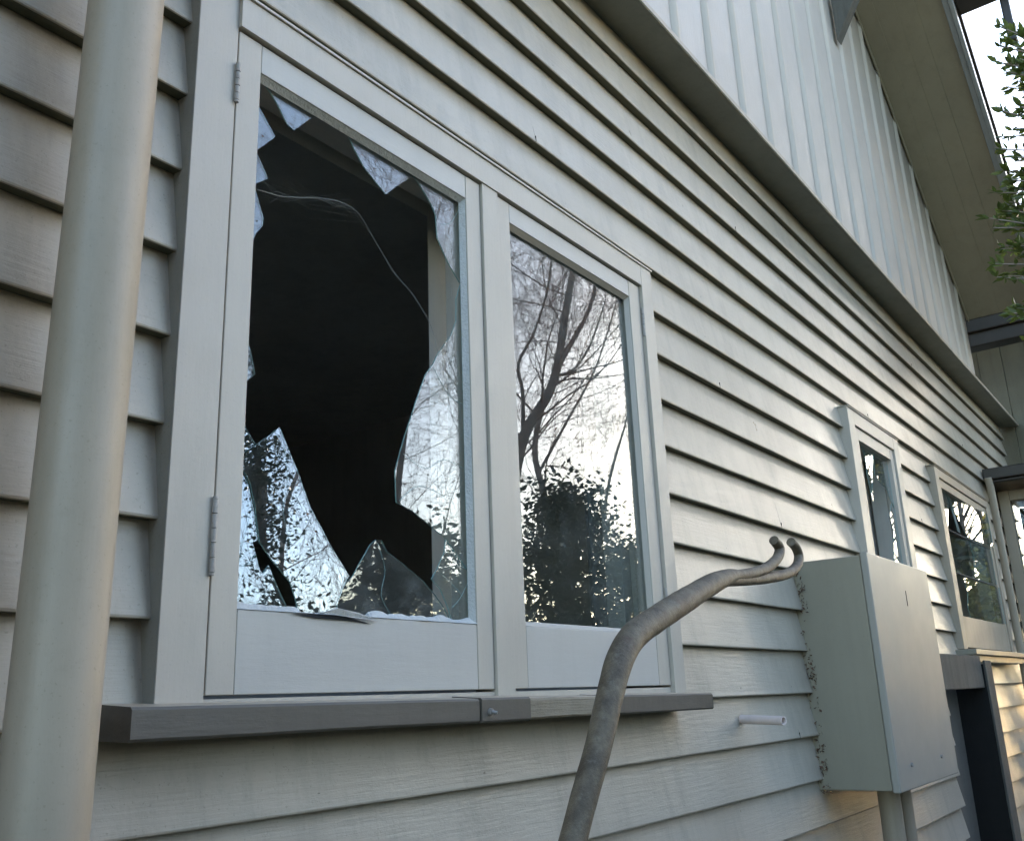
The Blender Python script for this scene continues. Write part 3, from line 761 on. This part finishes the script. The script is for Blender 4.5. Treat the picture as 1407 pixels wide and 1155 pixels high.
# dead leaves caught in the gap beside the box
s = MB(); rr = random.Random(3)
for i in range(900):
    u_ = rr.random(); z = 1.24 + 0.80 * u_
    if rr.random() > 0.10 + 0.7 * math.exp(-((z - 1.64) / .05) ** 2) + 0.5 * math.exp(-((z - 1.33) / .07) ** 2) + .35 * math.exp(-((z - 1.95) / .05) ** 2): continue
    c_ = Vector((BX0 - abs(rr.gauss(0, .008)) - .001, rr.uniform(-0.022, 0.016), z))
    a = Vector((rr.gauss(0, 1), rr.gauss(0, 1), rr.gauss(0, 1))).normalized(); b_ = a.orthogonal().normalized()
    L = rr.uniform(0.003, 0.011); ww = L * rr.uniform(.25, .5)
    s.face([c_ - a * L, c_ + b_ * ww, c_ + a * L, c_ - b_ * ww])
tag(s.build('dry_leaves', M_deadleaf), 'brown dead leaves packed in the gap beside the meter box', 'dead leaves', kind='stuff')

# ---------------------------------------------------------------- bent bar with two prongs
t = thing('pronged_bar', 'weathered bent metal bar ending in two curled prongs, rising in front of the window', 'tool', (0.20, -0.80, 0))
bar = [(0.20, -0.80, 0.0), (0.36, -0.72, 0.50), (0.62, -0.655, 0.98), (0.888, -0.65, 1.3690), (0.9425, -0.65, 1.4496), (0.9656, -0.65, 1.4846), (1.0074, -0.65, 1.5445), (1.0499, -0.645, 1.6018), (1.0894, -0.64, 1.6462), (1.1409, -0.635, 1.6783), (1.2227, -0.63, 1.7054), (1.3413, -0.62, 1.7399), (1.461, -0.61, 1.7729), (1.56, -0.6, 1.7935), (1.62, -0.595, 1.8005)]
rad = [0.0155, 0.0155, .0155, .0155, .0155, .0157, .0160, .0170, .0180, .0186, .0186, .0186, .0172, .0130, .006]
bp_ = spline(bar, 8)
rp = []
for i in range(len(bp_)):
    u_ = i / 8; a = min(int(u_), len(rad) - 2); rp.append(rad[a] + (rad[a + 1] - rad[a]) * (u_ - a) + 0.0006 * noise.noise(bp_[i] * 40))
s = MB(); s.tube(bp_, rp, 28); s.build('shaft', M_bar, t, smooth=True)
for prong in ([(1.52, -0.602, 1.787), (1.6773, -0.593, 1.809), (1.7731, -0.585, 1.8293), (1.8418, -0.58, 1.8542), (1.868, -0.577, 1.8763), (1.841, -0.577, 1.8900)],
              [(1.52, -0.602, 1.783), (1.7297, -0.585, 1.8035), (1.9067, -0.57, 1.8280), (1.9854, -0.565, 1.8509), (2.0226, -0.56, 1.8753), (2.0118, -0.56, 1.8940), (1.9843, -0.56, 1.9040)]):
    s = MB(); q = spline(prong, 8); n = len(q)
    s.tube(q, [0.0098 + 0.0012 * (1 - i / n) + 0.0005 * noise.noise(q[i] * 60) for i in range(n)], 18)
    s.build('prong', M_bar, t, smooth=True)

# ---------------------------------------------------------------- vegetation
def leaf(mb, c_, size, rr, flat=0.5, mi=0):
    a = Vector((rr.gauss(0, 1), rr.gauss(0, 1), rr.gauss(0, 1) * flat)).normalized()
    b_ = a.cross(Vector((rr.gauss(0, 1), rr.gauss(0, 1), rr.gauss(0, 1))).normalized())
    if b_.length < .1: b_ = a.orthogonal()
    b_.normalize(); w_ = size * 0.26
    mb.face([c_ - a * size * .5, c_ - a * size * .1 + b_ * w_, c_ + a * size * .5, c_ - a * size * .1 - b_ * w_], mi)

def branch(mb, p, d, L, r, depth, rr, ends, droop=0.0, minr=0.0035, spread=1.05, kids=(2, 4)):
    n = 5 if depth > 1 else 4; pts = [p.copy()]; rad_ = [r]
    q = p.copy(); dd = d.normalized()
    for i in range(n):
        dd = (dd + Vector((rr.gauss(0, .16), rr.gauss(0, .16), rr.gauss(0, .13) + (0.05 - droop)))).normalized()
        q = q + dd * L / n; pts.append(q.copy()); rad_.append(max(minr * .6, r * (1 - 0.55 * (i + 1) / n)))
    mb.tube(pts, rad_, 8 if r > .05 else (5 if r > .012 else 3), caps=False)
    if depth <= 0: ends.append(pts[-1]); return
    for i in range(rr.randint(*kids)):
        k = rr.randint(1, n); ang = rr.uniform(.35, spread)
        ax = Vector((rr.gauss(0, 1), rr.gauss(0, 1), rr.gauss(0, 1))); ax = (ax - dd * ax.dot(dd)).normalized()
        nd = (dd * math.cos(ang) + ax * math.sin(ang)).normalized()
        branch(mb, pts[k], nd, L * rr.uniform(.55, .82), max(minr, rad_[k] * rr.uniform(.5, .7)), depth - 1, rr, ends, droop, minr, spread, kids)
    branch(mb, pts[-1], dd, L * .78, max(minr, rad_[-1] * .9), depth - 1, rr, ends, droop, minr, spread, kids)

TREEG = 'trees standing across the garden from the wall'
def bare_tree(x, y, h, seed, label, trunk=None, limbs=(), r0=0.16, depth=6, tint=True, kids=(2, 3), minr=0.0024):
    rr = random.Random(seed)
    t = thing('bare_tree', label, 'tree', (x, y, 0), TREEG)
    tk = MB(); cr_ = MB(); ends = []
    if trunk is None:
        trunk = [Vector((x, y, 0))]
        d = Vector((rr.gauss(0, .12), rr.gauss(0, .12), 1))
        for i in range(6):
            d = (d + Vector((rr.gauss(0, .12), rr.gauss(0, .12), .1))).normalized(); trunk.append(trunk[-1] + d * h * .11)
    paths = [(trunk, r0)] + list(limbs)
    for pth, rr0 in paths:
        sp = spline(pth, 4); n = len(sp)
        tk.tube(sp, [rr0 * (1 - .65 * i / n) for i in range(n)], 12)
        for i in range(int(n * .25), n, 1):
            for _ in range(1):
                an = rr.uniform(0, 2 * math.pi); d = Vector((math.cos(an), math.sin(an), rr.uniform(.1, .9)))
                branch(cr_, sp[i], d, h * rr.uniform(.09, .19), rr0 * (1 - .65 * i / n) * rr.uniform(.12, .30), depth - 2, rr, ends, kids=kids, minr=minr)
        d = (sp[-1] - sp[-3]).normalized()
        branch(cr_, sp[-1], d, h * .2, rr0 * .28, depth - 1, rr, ends, kids=kids, minr=minr)
    for e in ends:
        if tint and rr.random() < .05: leaf(cr_, e, .055, rr, .5, 1)
    tk.build('trunk', M_bark, t, smooth=True); cr_.build('crown', [M_twig, M_leafrust], t)
    return t

bare_tree(11.0, -7.3, 11, 11, 'leaning bare tree whose forked trunk is mirrored in the unbroken pane',
    trunk=[(10.9, -7.6, 0), (11.0, -7.4, 2.4), (11.28, -7.02, 4.46), (11.43, -6.81, 5.48), (11.65, -6.49, 6.11), (11.75, -6.34, 6.58), (11.85, -6.19, 7.49), (11.98, -5.98, 8.75), (12.0, -6.0, 10.2)],
    limbs=[([(11.42, -6.82, 5.4), (11.44, -6.80, 6.18), (11.41, -6.84, 6.67), (11.57, -6.61, 7.21), (11.73, -6.37, 8.14), (11.7, -6.2, 9.4)], .035),
           ([(11.72, -6.38, 6.46), (11.87, -6.16, 6.5), (12.05, -5.9, 6.9), (12.3, -5.7, 7.7)], .028)], r0=.115, depth=6)
bare_tree(13.3, -7.6, 11, 12, 'second bare tree behind the leaning one, trunk twisted',
    trunk=[(13.3, -7.5, 0), (13.31, -7.6, 3.96), (13.24, -7.71, 4.97), (13.17, -7.81, 5.89), (13.38, -7.49, 7.08), (13.78, -6.85, 8.44), (13.89, -6.67, 9.6)],
    limbs=[([(13.2, -7.75, 5.4), (13.6, -7.4, 6.3), (14.1, -7.0, 7.4), (14.4, -6.6, 8.8)], .03)], r0=.075, depth=6)
k_ = 0
for (x, y, h, sd, lb) in ((8.6, -7.4, 10, 21, 'bare tree opposite the mullion, fine twigs spreading low'),
                          (2.6, -9.5, 10, 23, 'bare tree on the near side of the garden, well left of the others'),
                          (18.2, -10.2, 12, 25, 'bare tree deep behind the evergreen row')):
    bare_tree(x, y, h, sd, lb, r0=.075, depth=6)

GAPS = []   # (wall x, wall z, radius): leaves are cut away so the low sun reaches these wall spots
def in_gap(p):
    tt = -p.y / sun_dir.y          # travel towards the wall plane y=0
    q = p + sun_dir * tt * 1.0
    q = p - sun_dir * (p.y / sun_dir.y)
    wob = 0.55 * noise.noise(Vector((q.x * 3.1, q.z * 7, 2)))
    for gx, gz, rx, rz in GAPS:
        if ((q.x - gx) / rx) ** 2 + ((q.z - gz) / rz) ** 2 < 1 + wob * 1.6: return True
    return False
GAPS = [(4.05, 2.32, .36, .22), (3.5, 2.05, .3, .10), (4.2, 2.62, .2, .07), (3.2, 3.55, .9, .16), (3.9, 2.95, .45, .07), (4.9, 2.86, .5, .07), (6.3, 2.84, .35, .06), (5.75, 2.1, .3, .25), (5.3, 2.55, .35, .10), (2.2, 3.35, .5, .09)]

BREAKS = [(75.5, 9.0, .9, 3.6), (76.4, 6.0, .7, 2.0), (79.5, 7.0, 1.0, 2.2)]  # leaves left out here so bright sky shows in the far windows' glass
def in_break(p):
    v = p - Vector((0, 1.27, 1.6)); hd = math.degrees(math.atan2(v.x, -v.y)); el = math.degrees(math.atan2(v.z, math.hypot(v.x, v.y)))
    wob = 1.1 * noise.noise(Vector((hd * .9, el * .6, 4)))
    return any(((hd - a) / c_) ** 2 + ((el - b_) / d) ** 2 < 1 + wob for a, b_, c_, d in BREAKS)

def evergreen(x, y, h, w, seed, label, n=9000, size=.16, mat=M_leafdk, name='evergreen_tree', group=TREEG, zb=.4, mats=None, w2=None):
    rr = random.Random(seed)
    t = thing(name, label, 'tree' if 'tree' in name else 'bush', (x, y, 0), group)
    tk = MB(); lf = MB()
    tk.tube(spline([(x, y, 0), (x + rr.uniform(-.1, .1), y, h * .4), (x + rr.uniform(-.2, .2), y + .1, h * .85)], 5), [.12 * (1 - .8 * i / 11) for i in range(11)], 10)
    cl = []
    for i in range(int(60 + h * 14)):
        z = zb + (h - zb) * rr.random() ** .85; u_ = (z - zb) / (h - zb)
        rmax = w * (0.55 + .55 * math.sin(min(1, u_ * 1.1 + .12) * math.pi)) * (1 if u_ < .75 else (1 - u_) / .25 * .9 + .12)
        an = rr.uniform(0, 2 * math.pi); q = rmax * math.sqrt(rr.uniform(.15, 1))
        c_ = Vector((x + q * math.cos(an), y + q * math.sin(an), z)); cl.append((c_, rr.uniform(.22, .5)))
        if i % 3 == 0: tk.tube([(x, y, z * .85), (Vector((x, y, z * .9)) + c_) / 2, c_], [.03, .02, .006], 5, caps=False)
    nm = len(mats) if mats else 1
    for i in range(n):
        c_, r_ = cl[rr.randrange(len(cl))]
        p = c_ + Vector((rr.gauss(0, 1), rr.gauss(0, 1), rr.gauss(0, .8))) * r_ * .5
        if in_gap(p) and rr.random() > .03: continue
        if name == 'evergreen_tree' and in_break(p): continue
        leaf(lf, p, size * rr.uniform(.6, 1.3), rr, .6, 0 if nm == 1 or rr.random() < .8 else 1)
    tk.build('trunk', M_bark, t, smooth=True); lf.build('crown', mats or [mat], t)
    return t
evergreen(7.75, -3.75, 3.55, 0.75, 41, 'dark rounded bush mirrored low in the unbroken pane', 16000, .075, name='evergreen_bush', group='dark bushes across the garden')
evergreen(6.5, -4.4, 2.9, 0.85, 42, 'lower dark bush left of the rounded one', 16000, .075, name='evergreen_bush', group='dark bushes across the garden')
evergreen(4.6, -4.2, 2.45, 0.7, 45, 'small low dark bush in front of the narrow conifer', 9000, .075, name='evergreen_bush', group='dark bushes across the garden')
evergreen(9.3, -3.9, 3.1, 0.8, 43, 'broad dark bush right of the rounded one', 16000, .075, name='evergreen_bush', group='dark bushes across the garden')
evergreen(5.80, -5.90, 5.0, 0.24, 44, 'narrow dark conifer mirrored in the lower left shards', 10000, .055)
for i, (x, y, h) in enumerate(((15.8, -4.6, 9.2), (17.8, -5.2, 9.6), (20.2, -5.0, 9.2), (22.8, -5.4, 9.5), (25.6, -5.6, 9.2), (28.8, -6.0, 9.6), (21.6, -6.9, 9.2), (24.3, -7.1, 9.4))):  # row added in the sun's path to keep most of the wall shaded
    evergreen(x, y, h, 1.5, 60 + i, (['first', 'second', 'third', 'fourth', 'fifth', 'sixth'][i] + ' tree from the near end of the evergreen row added to block the low sun') if i < 6 else ('nearer' if i == 6 else 'farther') + ' of two evergreens added behind the row to block more sun', 20000, .29, zb=.2, mats=[M_leafdk, M_leafyel])
bare_tree(7.9, -8.2, 9, 27, 'slender bare tree just right of the narrow conifer', r0=.06, depth=6)
bare_tree(37.5, -4.6, 9, 71, 'lone bare tree beyond the far end of the evergreen row', r0=.12, depth=5)
evergreen(12.4, -1.45, 2.75, .6, 72, 'yellow green bush close to the far end of the wall', 6000, .07, mat=M_leafyel, name='garden_bush', group=None)
for i, (x, y, h, w_) in enumerate(((-3.4, -4.9, 5.6, 1.3), (-0.9, -5.6, 6.4, 1.4), (1.3, -6.4, 6.0, 1.1))):  # evergreens added out of view to block sky light from the left
    evergreen(x, y, h, w_, 80 + i, ['leftmost', 'middle', 'rightmost'][i] + ' of three unseen evergreens added opposite the downpipe to block the sky', 12000, .2, zb=.2)
fen = thing('sky_block_fence', 'unseen dark timber palings added beyond the path to cut low sky light', 'sky_block_fence', (4, -3.3, 0))  # out of view, added to cut low sky and ground bounce
s = MB(); x = -7.0; rf = random.Random(8)
while x < 24:
    s.box(x, x + .138, -3.322 + rf.uniform(-.003, .003), -3.302, 0.03, 1.82 + rf.uniform(-.015, .015)); x += .142
s.build('palings', M_old, fen)
s = MB(); s.box(-7, 24, -3.30, -3.255, 0.4, 0.48); s.box(-7, 24, -3.30, -3.255, 1.4, 1.48); s.build('rail', M_old, fen)
for i in range(16):
    s = MB(); s.box(-6.9 + 2 * i, -6.8 + 2 * i, -3.254, -3.16, 0, 1.7); s.build('post', M_old, fen, bevel=.005)
# distant band of woodland closing the horizon on the garden side
rr = random.Random(90); s = MB()
for i in range(26000):
    x = rr.uniform(-40, 75); y = -30 - 8 * rr.random() - 4 * math.sin(x * .13)
    top = 4.2 + 1.6 * noise.noise(Vector((x * .12, 0, 0))) + 1.1 * noise.noise(Vector((x * .5, 4, 0)))
    z = top * rr.random() ** .8
    leaf(s, Vector((x, y, z)), rr.uniform(.5, 1.1), rr, .6, 0)
tag(s.build('distant_trees', M_leafdk), 'dark band of distant trees beyond the garden', 'woodland', kind='stuff')

# leafy shrub leaning in at the right edge, in front of the gable
rr = random.Random(5)
t = thing('leafy_shrub', 'bright green leafy shrub reaching in at the right edge below the gable', 'shrub', (6.3, -1.7, 0))
tk = MB(); lf = MB()
tk.tube(spline([(6.3, -1.7, 0), (6.35, -1.65, 2.0), (6.2, -1.45, 4.0), (6.15, -1.4, 5.8)], 5), [.05 * (1 - .7 * i / 16) for i in range(16)], 10)
def bigleaf(c_, a, size):
    a = a.normalized(); b_ = a.cross(Vector((rr.gauss(0, 1), rr.gauss(0, 1), rr.gauss(0, 1)))); b_.normalize(); n_ = a.cross(b_)
    w_ = size * .19; f0 = n_ * size * .05
    L = [c_, c_ + a * size * .3 + b_ * w_ + f0, c_ + a * size * .65 + b_ * w_ * .9 + f0, c_ + a * size, c_ + a * size * .65 - b_ * w_ * .9 + f0, c_ + a * size * .3 - b_ * w_ + f0]
    mid = [c_ + a * size * .3, c_ + a * size * .65]
    lf.face([L[0], L[1], mid[0]]); lf.face([L[1], L[2], mid[1], mid[0]]); lf.face([L[2], L[3], mid[1]])
    lf.face([L[0], mid[0], L[5]]); lf.face([mid[0], mid[1], L[4], L[5]]); lf.face([mid[1], L[3], L[4]])
for i in range(230):
    z0 = rr.uniform(3.45, 5.45); st_ = Vector((6.2, -1.4 + rr.uniform(-.05, .05), z0 * .94))
    edge = -0.60 - 0.20 * max(0, z0 - 4.1) - rr.random() ** 1.5 * .55
    tip = Vector((6.05 + rr.uniform(-.3, .6), edge, z0 + rr.uniform(.0, .25)))
    if i % 6 == 0: tip.y -= .7
    sp = spline([st_, (st_ + tip) / 2 + Vector((0, 0, .06)), tip], 6)
    tk.tube(sp, [.008 * (1 - .7 * q / len(sp)) + .001 for q in range(len(sp))], 5, caps=False)
    for q in range(3, len(sp)):
        for _ in range(3):
            d = (sp[q] - sp[q - 1]).normalized() + Vector((rr.gauss(0, .8), rr.gauss(0, .8), rr.gauss(0, .7)))
            bigleaf(sp[q], d, rr.uniform(.045, .09))
tk.build('stem', M_bark, t, smooth=True); lf.build('foliage', M_leafgr, t)
